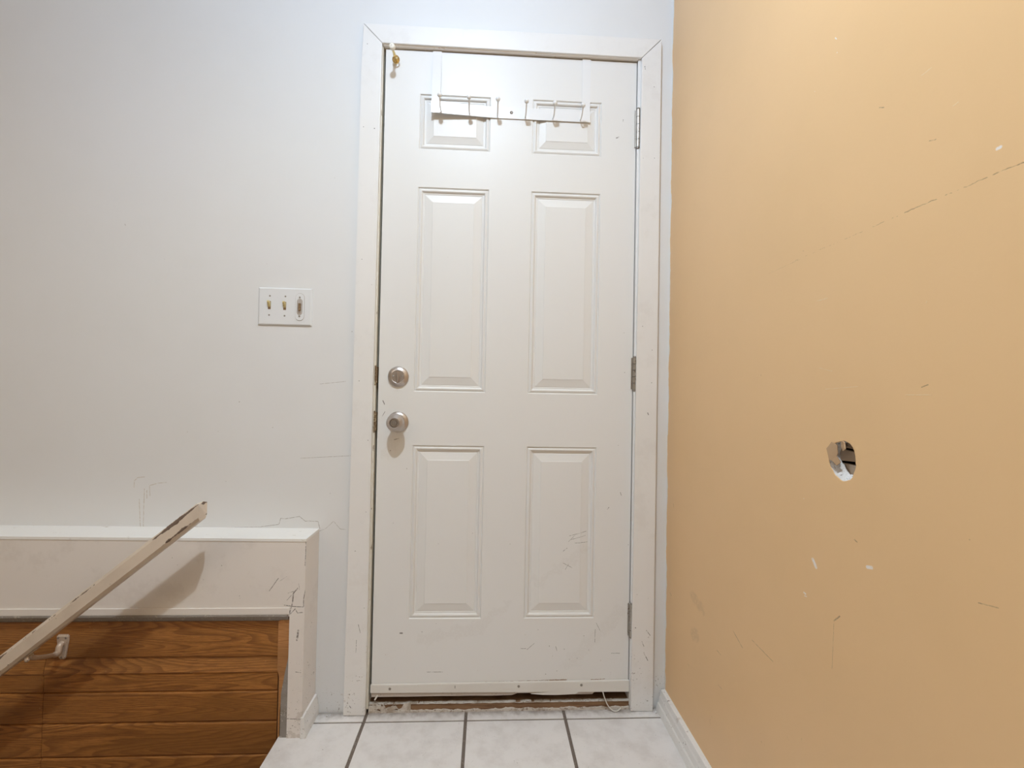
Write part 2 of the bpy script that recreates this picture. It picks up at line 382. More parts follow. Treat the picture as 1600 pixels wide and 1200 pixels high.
MK_RW_LIGHT = [ (0.9288, -0.694, 1.173, 0.9288, -0.7194, 1.1726, 0.0012),
 (0.9288, -0.896, 1.4426, 0.9288, -0.91, 1.4435, 0.0008),
 (0.9288, -0.9406, 1.3739, 0.9288, -0.9463, 1.3745, 0.001),
 (0.9288, -0.7164, 1.0156, 0.9288, -0.7873, 1.0193, 0.0006),
 (0.9288, -0.8734, 1.0068, 0.9288, -0.9116, 1.0071, 0.0007),
 (0.9288, -0.7001, 1.053, 0.9288, -0.7313, 1.046, 0.0007),
 (0.9288, -0.9047, 1.1309, 0.9288, -0.9047, 1.1309, 0.0015) ]
MK_CRACK = [(.9288,-.62,1.2615,.9288,-.87,1.2635,.00035),(.9288,-.87,1.2635,.9288,-1.02,1.2635,.0007),(.9288,-1.02,1.2635,.9288,-1.7,1.2630,.0007)]
DIRT = (.16, .12, .09)
def white_paint(name, base=(.80,.81,.80), rough=.42, tables=(), ztop=.12, bump=.12, spk=True, grime=.0):
    m = Mat(name, base, rough)
    m.mix(m.ramp(m.noise(3.2, 4, .6), .35, .75, 0, .30), tuple(c*k for c, k in zip(base, (.93,.92,.90))))
    if spk:
        m.speckle(150, .655, DIRT, .75, ztop=ztop, zlen=.6)
        m.speckle(330, .68, (.3,.24,.19), .55, ztop=ztop+.05, zlen=.8, off=9); m.speckle(16, .62, (.52,.46,.41), .5, ztop=ztop-.06, zlen=.35, off=12)
    if grime: m.mix(m.math('MULTIPLY', m.ramp(m.noise(9, 5, .7, off=4), .52, .68), grime), (.45,.40,.35))
    for tb, col, fac in tables: m.marks(tb, col, fac)
    m.bumpadd(m.math('MULTIPLY', m.noise(38, 3, .5), .5)); m.bumpadd(m.math('MULTIPLY', m.noise(160, 2, .5), .12))
    return m.done(bump, .002)
DK = (.07, .055, .045)
M_wall = white_paint('painted_back_wall', (.75,.76,.765), .5, [(MK_WALL, (.20,.16,.12), .75), (MK_DRIP, (.42,.33,.22), .6)], ztop=.06)
M_casing = white_paint('casing_paint', (.80,.795,.785), .38, [(MK_CASING, DK, .9)], ztop=.10, grime=.09)
m = Mat('door_paint', (.765,.765,.755), .40, spec=.38)
m.mix(m.ramp(m.noise(2.6, 4, .6), .35, .75, 0, .25), (.74,.73,.71))
m.speckle(170, .71, DIRT, .7, ztop=.05, zlen=.9); m.speckle(60, .70, (.55,.49,.43), .45, ztop=.15, zlen=.8, off=14, stretch=(1,1,.6))
m.marks(MK_DOOR, DK, .8, flat=True); m.marks(MK_RUST, (.26,.13,.05), .85, jitter=.004, jscale=120, flat=True)
m.marks([(.16,0,.22,.34,0,.26,.018), (.30,0,.24,.42,0,.33,.014), (.03,0,.80,.06,0,.86,.02), (.62,0,.14,.78,0,.30,.022), (.52,0,.40,.66,0,.50,.016)], (.50,.46,.41), .10, jitter=.07, jscale=38, flat=True)
m.bumpadd(m.math('MULTIPLY', m.noise(26, 2, .5), .35)); M_door = m.done(.06, .002)
M_box = white_paint('beige_boxing_paint', (.79,.75,.715), .5, [(MK_BOX, (.09,.07,.055), .85)], ztop=.12, bump=.2, grime=.15)
m = Mat('boxing_ledge_paint', (.84,.84,.83), .45)
m.speckle(90, .68, (.35,.28,.2), .7, off=2, stretch=(.35,1,1)); m.bumpadd(m.noise(60, 3)); M_ledge = m.done(.15, .002)
m = Mat('dusty_shaded_grey', (.30,.275,.25), .8)  # grey carries the shade of the downward bevel, with dust flecks
m.mix(m.ramp(m.noise(14, 5, .7, vec=m.vec('MULTIPLY', m.geo, (.3,1,1))), .45, .7), (.22,.19,.16)); m.speckle(200, .6, (.65,.6,.54), .5); M_grey = m.done()

# tan right wall, with the ragged edge where the white paint of the next wall runs into the corner
m = Mat('tan_wall_paint', (.80,.53,.275), .42)
m.mix(m.ramp(m.noise(2.2, 4, .6), .35, .75, 0, .5), (.735,.485,.245))
m.speckle(45, .72, (.42,.27,.14), .45, ztop=.40, zlen=.8, off=7); m.speckle(220, .745, (.28,.17,.09), .6, ztop=.1, zlen=.9, off=21)
sx = m.sep()
edge = m.math('ADD', m.math('MULTIPLY', m.math('SUBTRACT', m.noise(9, 5, .6, off=2), .5), .045), -.006)
near = m.math('SUBTRACT', sx[1], edge)
m.mix(m.ramp(near, -.006, -.003), (.82,.53,.24)); m.mix(m.ramp(near, -.0015, .0005), (.80,.78,.75))
m.marks(MK_CRACK, (.30,.19,.10), .75, jitter=.006, jscale=70, height=-1.2, wearlo=.6)
m.marks(MK_RW_DARK, (.22,.14,.08), .7); m.marks(MK_RW_LIGHT, (.80,.62,.40), .7, height=1.)
m.marks(MK_PAINT_WHITE, (.85,.80,.78), 1., jitter=.0008)
m.marks([(.9288,-.205,.335,.9288,-.225,.345,.017), (.9288,-.26,.43,.9288,-.20,.44,.016)], (.50,.33,.18), .3, jitter=.03, jscale=40)
m.bumpadd(m.math('MULTIPLY', m.noise(34, 3, .5, vec=m.vec('MULTIPLY', m.geo, (1,.6,1.4))), .6)); m.bumpadd(m.math('MULTIPLY', m.noise(220, 2), .15))
M_tan = m.done(.16, .002)
m = Mat('gypsum', (.74,.73,.73), .9); m.speckle(190, .60, (.20,.17,.16), .9, off=1); m.bumpadd(m.noise(260, 4, .7)); M_gyp = m.done(.8, .003)
M_paper = Mat('torn_paper', (.47,.31,.18), .9); M_paper.speckle(120, .62, (.25,.16,.09), .7, off=5); M_paper = M_paper.done()
M_lath = Mat('old_lath', (.36,.28,.21), .9); M_lath.speckle(80, .55, (.13,.08,.05), .8, off=2, stretch=(1,.3,1)); M_lath = M_lath.done()
M_dark = Mat('dark_gap', (.035,.030,.028), .9).done()
m = Mat('floor_tile_glaze', (.76,.745,.74), .35)
m.mix(m.ramp(m.noise(14, 5, .65), .4, .72, 0, .5), (.56,.53,.51)); sx = m.sep()
m.mix(m.math('MULTIPLY', m.ramp(m.math('ADD', sx[1], m.math('MULTIPLY', m.noise(40, 4), .05)), -.012, .03), .75), (.17,.13,.10))
m.speckle(260, .70, DIRT, .7); M_tile = m.done()
m = Mat('tile_grout', (.16,.13,.11), .9); m.speckle(200, .6, (.3,.26,.22), .6); M_grout = m.done()
M_ceil = Mat('ceiling_paint', (.80,.80,.79), .8); M_ceil.mix(M_ceil.noise(4), (.74,.74,.73)); M_ceil = M_ceil.done()

def wood(name, light, dark, rough=.35, rows=True, sc=1.):
    m = Mat(name, light, rough); v = m.geo
    at = m.node('ShaderNodeAttribute', attribute_name='seed').outputs['Fac']
    cx = m.node('ShaderNodeCombineXYZ'); m.set(cx.inputs[0], at); m.set(cx.inputs[1], at); m.set(cx.inputs[2], m.math('MULTIPLY', at, .37))
    v = m.vec('ADD', m.vec('MULTIPLY', m.geo, (.9*sc, .9*sc, 9.5*sc)), cx.outputs[0])
    n = m.noise(1.0, 1.6, .45, vec=v)
    ring = m.math('FRACT', m.math('MULTIPLY', n, 46.))
    ringm = m.math('MULTIPLY', m.ramp(ring, .25, .85), m.ramp(ring, 1., .92))
    m.mix(m.math('MULTIPLY', ringm, .52), dark)
    fib = m.noise(1, 4, .7, vec=m.vec('MULTIPLY', m.geo, (22, 22, 420)))
    m.mix(m.ramp(fib, .42, .66, 0, .60), dark)
    big = m.noise(1, 3, .6, vec=m.vec('ADD', m.vec('MULTIPLY', m.geo, (2.5, 1, 9)), cx.outputs[0]))
    m.mix(m.ramp(big, .40, .68, 0, .65), tuple(c*.50 for c in light))
    m.speckle(70, .725, (.60,.36,.18), .45, off=31, stretch=(1,1,1.3)); m.speckle(240, .70, (.06,.025,.01), .6, off=17)
    m.bumpadd(m.math('MULTIPLY', ringm, -.5)); m.bumpadd(m.math('MULTIPLY', fib, -.5))
    return m.done(.25, .0015)
M_wood = wood('varnished_plank_wood', (.45,.195,.052), (.12,.042,.013))
M_batten = wood('raw_batten_wood', (.55,.27,.10), (.33,.14,.05), .6, sc=2)
m = Mat('threshold_wood', (.25,.145,.075), .7); m.mix(m.ramp(m.noise(1, 4, .6, vec=m.vec('MULTIPLY', m.geo, (9,9,120))), .4, .65), (.15,.075,.035)); M_sill = m.done()
m = Mat('cracked_white_caulk', (.62,.58,.53), .8); m.mix(m.ramp(m.noise(25, 4, .7), .45, .65, 0, .8), (.36,.29,.22)); m.speckle(150, .60, (.24,.18,.13), .85); m.bumpadd(m.noise(150, 4)); M_caulk = m.done(.6, .002)
m = Mat('chipped_rail_paint', (.68,.59,.49), .45, local=True); m.mix(m.ramp(m.noise(9, 4), .4, .7, 0, .35), (.47,.39,.32))
sx = m.sep(); r = m.noise(1, 4, .7, vec=m.vec('MULTIPLY', m.geo, (45, 20, 20)), off=3); big = m.noise(7, 2, .5, off=8)
lim = m.math('ADD', m.math('MULTIPLY', m.math('SUBTRACT', r, .5), .012), m.math('MULTIPLY', m.math('SUBTRACT', big, .5), .022))
# chips sit along the two front arrises of the rail (local z = +-.0125) and break out at its top end
e1 = m.math('ABSOLUTE', m.math('SUBTRACT', sx[2], .0150)); chip1 = m.ramp(m.math('SUBTRACT', e1, lim), .0008, .0002)
lim2 = m.math('SUBTRACT', lim, .0022); e2 = m.math('ABSOLUTE', m.math('ADD', sx[2], .0120)); chip2 = m.ramp(m.math('SUBTRACT', e2, lim2), .0006, .0001)
m.mix(m.math('MULTIPLY', m.math('MAXIMUM', chip1, chip2), .9), (.085,.045,.028)); m.speckle(160, .72, (.2,.12,.07), .7)
M_rail = m.done()
M_nickel = Mat('brushed_nickel', (.55,.505,.48), .34, .88); M_nickel.bumpadd(M_nickel.noise(300, 2)); M_nickel = M_nickel.done(.05, .001)
M_steel = Mat('hinge_steel', (.46,.44,.41), .42, 1); M_steel.speckle(180, .6, (.16,.11,.08), .8); M_steel = M_steel.done()
M_bracket = Mat('painted_bracket_metal', (.60,.50,.41), .35, .35); M_bracket.speckle(200, .66, (.2,.13,.08), .6); M_bracket = M_bracket.done()
M_brass = Mat('brass', (.75,.58,.27), .25, 1); M_brass.mix(M_brass.ramp(M_brass.noise(90), .45, .7, 0, .5), (.45,.32,.14)); M_brass = M_brass.done()
M_white = Mat('white_enamel', (.80,.81,.81), .28); M_white.mix(M_white.ramp(M_white.noise(30), .5, .8, 0, .3), (.72,.70,.67)); M_white = M_white.done()
M_rackw = Mat('rack_enamel', (.80,.81,.82), .22); M_rackw.mix(M_rackw.ramp(M_rackw.noise(20), .5, .8, 0, .2), (.74,.73,.71)); M_rackw = M_rackw.done()
M_rub = Mat('white_rubber', (.82,.80,.72), .6); M_rub.mix(M_rub.ramp(M_rub.noise(60), .5, .8, 0, .3), (.7,.66,.52)); M_rub = M_rub.done()
M_plate = Mat('switch_plate_plastic', (.74,.76,.78), .4); M_plate.speckle(230, .72, (.45,.36,.26), .5); M_plate = M_plate.done()
M_ivory = Mat('ivory_plastic', (.66,.56,.28), .4); M_ivory.speckle(200, .58, (.34,.22,.08), .7); M_ivory = M_ivory.done()
M_recess = Mat('brown_recess', (.20,.12,.06), .7); M_recess.speckle(300, .6, (.4,.3,.15), .5); M_recess = M_recess.done()  # flat brown for the toggle openings, slider lever and back plate
M_clear = Mat('smoked_slider', (.46,.42,.39), .3); M_clear.speckle(200, .6, (.3,.26,.22), .6); M_clear = M_clear.done()
M_screw = Mat('screw_metal', (.33,.30,.27), .45, .8); M_screw.speckle(400, .6, (.1,.08,.06), .7); M_screw = M_screw.done()
m = Mat('sweep_aluminium_paint', (.72,.70,.66), .4); m.speckle(160, .72, DIRT, .6); m.mix(m.ramp(m.noise(6), .4, .7, 0, .3), (.62,.58,.53)); M_sweep = m.done()
m = Mat('sweep_vinyl', (.50,.44,.39), .6); m.speckle(200, .62, (.22,.16,.12), .7); M_vinyl = m.done()
m = Mat('rusty_strike', (.20,.13,.07), .6, .3); m.speckle(250, .55, (.5,.43,.28), .8); M_strike = m.done()
m = Mat('jamb_paint', (.70,.665,.58), .5); m.speckle(110, .64, (.20,.14,.08), .75, stretch=(1,1,.35), off=6); M_jamb = m.done()
m = Mat('head_jamb_paint', (.90,.88,.85), .5); m.speckle(60, .66, (.50,.30,.10), .6, stretch=(.3,1,1)); M_headjamb = m.done()

# ---------------------------------------------------------------- shell of the entry
XW = .9288; CEIL = 2.72; XS = -.2098
# back wall with the door opening (a slab 12 cm thick)
bm = bmesh.new()
for x0, x1, z0, z1 in ((-3.2, -.012, -1.9, CEIL), (-.012, .824, 2.09, CEIL), (.824, XW+.15, -.3, CEIL)): box(bm, x0, x1, 0, .12, z0, z1)
struct('wall_back', bm, M_wall)
bm = bmesh.new(); box(bm, -.3, 1.1, .10, .16, -.3, 2.3); struct('gap_backing', bm, M_dark)  # dark sheet added behind the door to keep its gaps in shade

# right wall: front sheet with the knocked-through hole, rim of broken gypsum, back of the cavity
hy, hz = -.7555, .8985
N = 56; loop = []
for k in range(N):
    a = 2*math.pi*k/N; r = .0305*(1 + .045*math.sin(3*a+1) + .05*noise.noise(Vector((math.cos(a)*2.3, math.sin(a)*2.3, 4.2))) + .03*noise.noise(Vector((math.cos(a)*9, math.sin(a)*9, 1))))
    loop.append((hy + r*1.0*math.cos(a)*(.96 if math.sin(a) > 0 else 1.0), hz + r*1.08*math.sin(a)))
bm = bmesh.new(); S = .08
def sq(k):
    a = 2*math.pi*k/N; c, s = math.cos(a), math.sin(a); t = S/max(abs(c), abs(s)); return (hy+c*t, hz+s*t)
inn = [bm.verts.new((XW, *p)) for p in loop]; out = [bm.verts.new((XW, *sq(k))) for k in range(N)]
lip = [bm.verts.new((XW+.0008, hy+(p[0]-hy)*.97, hz+(p[1]-hz)*.97)) for p in loop]
for k in range(N):
    bm.faces.new((inn[k], inn[(k+1)%N], out[(k+1)%N], out[k])); bm.faces.new((inn[k], lip[k], lip[(k+1)%N], inn[(k+1)%N]))
def q4(y0, y1, z0, z1):
    bm.faces.new([bm.verts.new((XW, y, z)) for y, z in ((y0,z0),(y1,z0),(y1,z1),(y0,z1))])
ys = [-3.6, hy-S, hy+S, .05]; zs = [-.3, hz-S, hz+S, CEIL]
for i in range(3):
    for j in range(3):
        if (i, j) != (1, 1): q4(ys[i], ys[i+1], zs[j], zs[j+1])
# back sheet so that the wall is a real wall
for a, b in ((-3.6, -.9), (-.6, .05)): box(bm, XW+.013, XW+.11, a, b, -.3, CEIL)
box(bm, XW+.013, XW+.11, -.9, -.6, -.3, hz-.15); box(bm, XW+.013, XW+.11, -.9, -.6, hz+.15, CEIL); box(bm, XW+.09, XW+.11, -.9, -.6, hz-.15, hz+.15)
wr = struct('wall_right', bm, M_tan)
bm = bmesh.new(); A = lip_pts = None
r0 = [bm.verts.new((XW+.0009, hy+(p[0]-hy)*.968, hz+(p[1]-hz)*.968)) for p in loop]; rings = [r0]
for i, d in enumerate((.004, .008, .0125)):
    ring = []
    for k, p in enumerate(loop):
        a = 2*math.pi*k/N
        g = max(0, math.cos(a-math.radians(-70)))           # crumbles inward most at the bottom
        g2 = max(0, math.cos(a-math.radians(-10)))
        s = 1 - (.09*(i+1)*(.25+g*1.1+g2*.8)) - .06*noise.noise(Vector((math.cos(a)*6, math.sin(a)*6, i*3.)))
        ring.append(bm.verts.new((XW+d, hy+(p[0]-hy)*s, hz+(p[1]-hz)*s)))
    rings.append(ring)
ring = [bm.verts.new((XW+.0135, sq(k)[0], sq(k)[1])) for k in range(N)]
rings.append(ring)
for P, Q in zip(rings, rings[1:]):
    for k in range(N): bm.faces.new((P[k], Q[k], Q[(k+1)%N], P[(k+1)%N]))
part('gypsum_rim', bm, M_gyp, wr, label='crumbly white plaster edge of the hole')
def chunk(name, pts, x0, x1, mt, rot=0., lab=None):
    bm = bmesh.new(); f = prism(bm, [(hy+a, hz+b) for a, b in pts], 'x', XW+x0, XW+x1)
    bmesh.ops.rotate(bm, verts=bm.verts, cent=(XW+(x0+x1)/2, hy, hz), matrix=Matrix.Rotation(rot, 3, 'Z'))
    part(name, bm, mt, wr, label=lab)
chunk('lath', [(.05,-.004),(.05,.020),(-.050,.010),(-.050,.003),(-.008,-.001)], .015, .023, M_lath, .12, 'brown wood slat behind the hole')
chunk('lath', [(.05,-.040),(.05,-.006),(-.010,-.007),(-.055,-.013),(-.055,-.040)], .014, .024, M_lath, -.08, 'grey brown slat low behind the hole')
chunk('lath', [(.05,.022),(.05,.050),(-.050,.045),(-.050,.016)], .017, .024, M_lath, .10)
chunk('torn_paper', [(.029,.016),(.020,.028),(.010,.024),(.009,.010),(.014,-.004),(.024,-.002)], .001, .0022, M_paper, .25, 'tan torn paper flap')
chunk('torn_paper', [(.004,.033),(-.008,.030),(-.012,.020),(-.003,.016),(.004,.022)], -.0002, .0016, M_paper, -.35, 'tan torn paper flap')
chunk('torn_paper', [(.020,-.002),(.012,.006),(.006,-.004),(.012,-.010)], .004, .006, M_paper, .5)

# other walls, ceiling
bm = bmesh.new(); box(bm, -3.2, XW+.15, -3.6, .12, CEIL, CEIL+.1); struct('ceiling', bm, M_ceil)

# floor: tiled landing
bm = bmesh.new(); gy, tx, T, G = -.0456, -.0078, .3054, .0095
box(bm, -.235, XW+.02, -3.6, .05, -.06, -.0025, mi=1)
for i in range(-1, 4):
    for j in range(-1, 12):
        x0 = max(tx+i*T+G/2, -.235); x1 = min(tx+(i+1)*T-G/2, XW); y1 = min(gy-j*T-.003, -.002); y0 = gy-(j+1)*T+.003
        if x1-x0 > .01 and y1-y0 > .01: box(bm, x0, x1, max(y0, -3.6), y1, -.004, 0, bev=.001)
struct('floor', bm, [M_tile, M_grout])
# stair going down to the left
bm = bmesh.new()
for k in range(8):
    x1 = -.235-.24*k; box(bm, x1-.27, x1, -1.15, -.095, -.19*(k+1)-.035, -.19*(k+1), bev=.004); box(bm, x1-.02, x1-.002 if k else x1-.001, -1.15, -.095, -.19*(k+1), -.19*k-.036 if k else -.06)
struct('floor_stair_treads', bm, M_sill)
bm = bmesh.new(); box(bm, -3.2, -.2355, -1.25, -1.151, -1.9, 0); box(bm, -3.2, -.2355, -3.6, -1.25, -.1, 0); struct('wall_stair_side', bm, M_wall)

# ---------------------------------------------------------------- boxing under the ledge (left), post, moulding
YB = -.1066; XB = -.1680; ZT0, ZT1 = .5660, .5716
bm = bmesh.new()
prism(bm, [(-3.2, .345), (-3.2, .5590+.018), (XB, .5590), (XB, -.03), (XS, -.03), (XS, .345)], 'y', YB, -.0005)
box(bm, -3.2, XS, -.069, -.0005, -1.9, .345)
box(bm, -3.2, XS, YB-.004, YB, .3520, .3712, bev=.0015)
struct('wall_boxing', bm, M_box)
bm = bmesh.new()
v = [(-3.2, .5770), (-3.2, .5860), (XB+.0005, .5665), (XB+.0005, .5590)]
prism(bm, v, 'y', YB-.0015, -.0002); struct('trim_1', bm, M_ledge)
bm = bmesh.new(); prism(bm, [(YB-.006, .3525), (YB-.006, .3475), (YB+.004, .334), (YB+.014, .327), (YB+.03, .327), (YB+.03, .3525)], 'x', -3.2, XS-.004)
struct('trim_2', bm, M_grey)
# low baseboard on the side of the post
bm = bmesh.new(); prism(bm, [(XB-.002, 0), (XB-.002, .060), (XB+.005, .058), (XB+.008, .042), (XB+.012, .02), (XB+.013, 0)], 'y', YB-.004, -.001); struct('baseboard_left', bm, M_casing)
bm = bmesh.new(); prism(bm, [(XW, 0), (XW, .062), (XW-.013, .060), (XW-.016, .045), (XW-.018, .040), (XW-.021, .024), (XW-.024, .020), (XW-.028, .006), (XW-.029, 0)], 'y', -3.6, -.006); struct('baseboard_right', bm, M_casing)

# planks of the stair wall
bm = bmesh.new(); lay = bm.faces.layers.float.new('seed'); YP = -.0925
zr = [.3290, .2225, .1265, .0395, -.055, -.15, -.245, -.34, -.435, -.53, -.625, -.72]
for i in range(len(zr)-1):
    zt, zb = zr[i], zr[i+1]+.0016
    for j, (xa, xb) in enumerate(((-3.2, -.8895), (-.8880, -.2440))):
        if i == 0: xa, xb = ((-3.2, -.2440), (None, None))[j]
        if xa is None: continue
        h = zt-zb
        pr = [(YP+.006, zt), (YP+.001, zt-.003), (YP, zt-.006), (YP, zb+.004), (YP+.002, zb), (YP+.02, zb), (YP+.02, zt)]
        if i == 1: pr = [(YP+.007, zt), (YP+.0055, zt-.003), (YP-.0030, zt-.040), (YP, zt-.046), (YP, zb+.003), (YP+.002, zb), (YP+.02, zb), (YP+.02, zt)]
        for f in prism(bm, pr, 'x', xa, xb): f[lay] = i*3.7+j*11.3+1.9
struct('wall_stair_planks', bm, M_wood)
bm = bmesh.new(); prism(bm, [(-.2425,.329),(-.2105,.342),(-.2105,.235),(-.2200,.185),(-.2290,.130),(-.2330,.06),(-.2330,-.03),(-.2370,-.03),(-.2370,.17),(-.2425,.19)], 'y', YB+.006, YB+.018); struct('trim_3', bm, M_batten)
bm = bmesh.new(); prism(bm, [(-.2300,-.03),(-.2290,.125),(-.2195,.185),(-.2099,.235),(-.2099,-.03)], 'y', YB+.003, YB+.02); struct('trim_4', bm, M_grey)
bm = bx(-.2445, -.2099, YB+.02, -.08, -1.5, .34); struct('trim_5', bm, M_recess)

# ---------------------------------------------------------------- casings and jambs
def casing(name, outl):
    bm = bmesh.new(); fs = prism(bm, outl, 'y', -.018, -.0005)
    bmesh.ops.bevel(bm, geom=[e for e in bm.edges if all(v.co.y < -.01 for v in e.verts)], offset=.0022, segments=3, profile=.5, affect='EDGES')
    return struct(name, bm, M_casing)
casing('trim_6', [(-.0775,.001), (-.0105,.001), (-.0105,1.0), (-.0064,2.0890), (-.0655,2.1475), (-.0690,2.0), (-.0711,1.016)])
casing('trim_7', [(.8150,.001), (.8864,.0), (.8864,2.1500), (.8222,2.0862), (.8179,1.0)])
casing('trim_8', [(-.0060,2.0895), (.8216,2.0868), (.8852,2.1510), (-.0650,2.1482)])
bm = bmesh.new(); box(bm, -.012, -.0045, -.006, .11, .012, 2.09, bev=.001); jamb = struct('trim_9', bm, M_jamb)
bm = bmesh.new(); box(bm, .8135, .8245, -.008, .11, .012, 2.09, bev=.001); struct('trim_10', bm, M_casing)
bm = bmesh.new(); box(bm, -.0045, .8135, -.012, .11, 2.0865, 2.0895, bev=.0008); box(bm, -.0045, .8135, .046, .06, 2.06, 2.0865); box(bm, -.0045, .012, .046, .06, .05, 2.06); box(bm, .800, .8135, .046, .06, .05, 2.06); struct('trim_11', bm, M_headjamb)

# threshold under the door: dark backing sheet behind, worn wooden nosing, cracked caulk
bm = bx(-.0045, .8135, -.001, .10, -.02, .0245, bev=.001); sill = struct('door_sill', bm, M_sill)
bm = bmesh.new()
def ragged(bm, z0, z1, y0, y1, a, sd, x0=-.004, x1=.8135, n=150, pin=None):
    prev = None
    for k in range(n+1):
        x = x0+(x1-x0)*k/n; d = a*noise.noise(Vector((x*38, sd, 0))) + a*.6*noise.noise(Vector((x*130, sd, 2)))
        d2 = a*.7*noise.noise(Vector((x*55, sd+9, 0)))
        lo, hi = z0+d2, max(z1+d, z0+d2+.0004)
        if pin: lo = z0
        c = [bm.verts.new((x, y, z)) for y, z in ((y0, lo), (y0, hi), (y1, hi), (y1, lo))]
        if prev:
            for i in range(4): bm.faces.new((prev[i], prev[(i+1)%4], c[(i+1)%4], c[i]))
        else: bm.faces.new(c)
        prev = c
    bm.faces.new(prev)
ragged(bm, -.001, .0062, -.006, .002, .0045, 1.3, pin=1); ragged(bm, .0238, .0252, -.0030, .01, .0022, 5.1)
ragged(bm, .004, .0170, -.0045, .0, .016, 7.7, -.004, .125, 50)
part('cracked_caulk', bm, M_caulk, sill, label='torn white caulk along the brown threshold')

# ---------------------------------------------------------------- the door
DX0, DX1, DZ0, DZ1 = .0025, .8110, .052, 2.0815
door = thing('door_1', None, None, (DX1, 0, DZ0), kind='structure')
gx = [DX0, .1124, .3380, .4729, .6978, DX1]; gz = [DZ0, .2849, .8280, .9964, 1.6464, 1.7670, 1.9449, DZ1]
bm = bmesh.new()
def dq(x0, x1, z0, z1): bm.faces.new([bm.verts.new(p) for p in ((x0,0,z0),(x1,0,z0),(x1,0,z1),(x0,0,z1))])
prof = [(0,0), (.0012,.0010), (.0028,.0040), (.0042,.0038), (.0060,.0022), (.0085,.0010), (.0110,.0008), (.0132,.0022), (.0150,.0062), (.0165,.0068), (.0200,.0068), (.0208,.0080), (.0225,.0080), (.0235,.0070), (.0460,.0020), (.0475,.0010)]
for i in range(5):
    for j in range(7):
        if i in (1, 3) and j in (1, 3, 5):
            x0, x1, z0, z1 = gx[i], gx[i+1], gz[j], gz[j+1]; prev = None
            for s, d in prof:
                if j == 5 and s > .023: s = .0235 + (s-.0235)*.9
                ring = [bm.verts.new(p) for p in ((x0+s,d,z0+s),(x1-s,d,z0+s),(x1-s,d,z1-s),(x0+s,d,z1-s))]
                if prev:
                    for k in range(4): bm.faces.new((prev[k], prev[(k+1)%4], ring[(k+1)%4], ring[k]))
                prev = ring
            bm.faces.new(prev)
        else: dq(gx[i], gx[i+1], gz[j], gz[j+1])
box(bm, DX0, DX1, .010, .044, DZ0, DZ1)
for a, b, c_, d_ in ((DX0, DX0+.0001, DZ0, DZ1), (DX1-.0001, DX1, DZ0, DZ1)): box(bm, a, b, 0, .012, c_, d_)
box(bm, DX0, DX1, 0.0003, .012, DZ1-.0002, DZ1); box(bm, DX0, DX1, 0.0003, .012, DZ0, DZ0+.0002)
part('door_panel', bm, M_door, door)
# deadbolt
bm = bmesh.new(); c = (.0640, 0, 1.0425)
lathe(bm, c, (0,-1,0), [(0,.0325),(.003,.0325),(.0065,.0300),(.0095,.0235),(.0105,.0205),(.0098,.0195),(.0098,0)]); db = part('deadbolt', bm, M_nickel, door, True)
bm = bmesh.new(); pts = [(0,.0178),(.0050,.0110),(.0068,0),(.0050,-.0110),(0,-.0178),(-.0050,-.0110),(-.0068,0),(-.0050,.0110)]
A = [bm.verts.new((c[0]+x, -.0105, c[2]+z)) for x, z in pts]; B = [bm.verts.new((c[0]+x*.10, -.0235, c[2]+z*.86)) for x, z in pts]
for k in range(8): bm.faces.new((A[k], A[(k+1)%8], B[(k+1)%8], B[k]))
bm.faces.new(B); bm.faces.new(A[::-1]); bmesh.ops.bevel(bm, geom=[e for e in bm.edges], offset=.00025, segments=1, affect='EDGES'); part('thumb_turn', bm, M_nickel, db, True)
for s in (-1, 1):
    bm = bmesh.new(); lathe(bm, (c[0]+s*.0135, -.0096, c[2]+.001), (0,-1,0), [(0,.0024),(.0010,.0024),(.0014,.0016),(.0008,.0006),(.0008,0)], 16); part('screw', bm, M_screw, db, True)
# knob
bm = bmesh.new(); c = (.0662, 0, .9005)
lathe(bm, c, (0,-1,0), [(0,.0325),(.003,.0328),(.007,.0300),(.010,.0240),(.0110,.0190)]); kn = part('knob_rosette', bm, M_nickel, door, True)
bm = bmesh.new(); lathe(bm, c, (0,-1,0), [(.010,.0150),(.018,.0138),(.026,.0160),(.033,.0225),(.040,.0265),(.047,.0272),(.053,.0252),(.059,.0200),(.0625,.0168),(.0635,.0160),(.0630,.0140),(.0590,.0125),(.0580,.0118),(.0580,0)], 48); part('knob', bm, M_nickel, kn, True)
bm = bmesh.new(); lathe(bm, c, (0,-1,0), [(.057,.0085),(.0625,.0085),(.0640,.0075),(.0640,0)], 24); box(bm, c[0]-.0011, c[0]+.0011, -.0655, -.060, c[2]-.0068, c[2]+.0068, bev=.0004); part('privacy_button', bm, M_screw, kn, True)
bm = bmesh.new(); lathe(bm, (c[0]+.021, -.0085, c[2]-.002), (0,-1,0), [(0,.0026),(.0012,.0026),(.0016,.0014),(.0010,0)], 16); part('screw', bm, M_screw, kn, True)
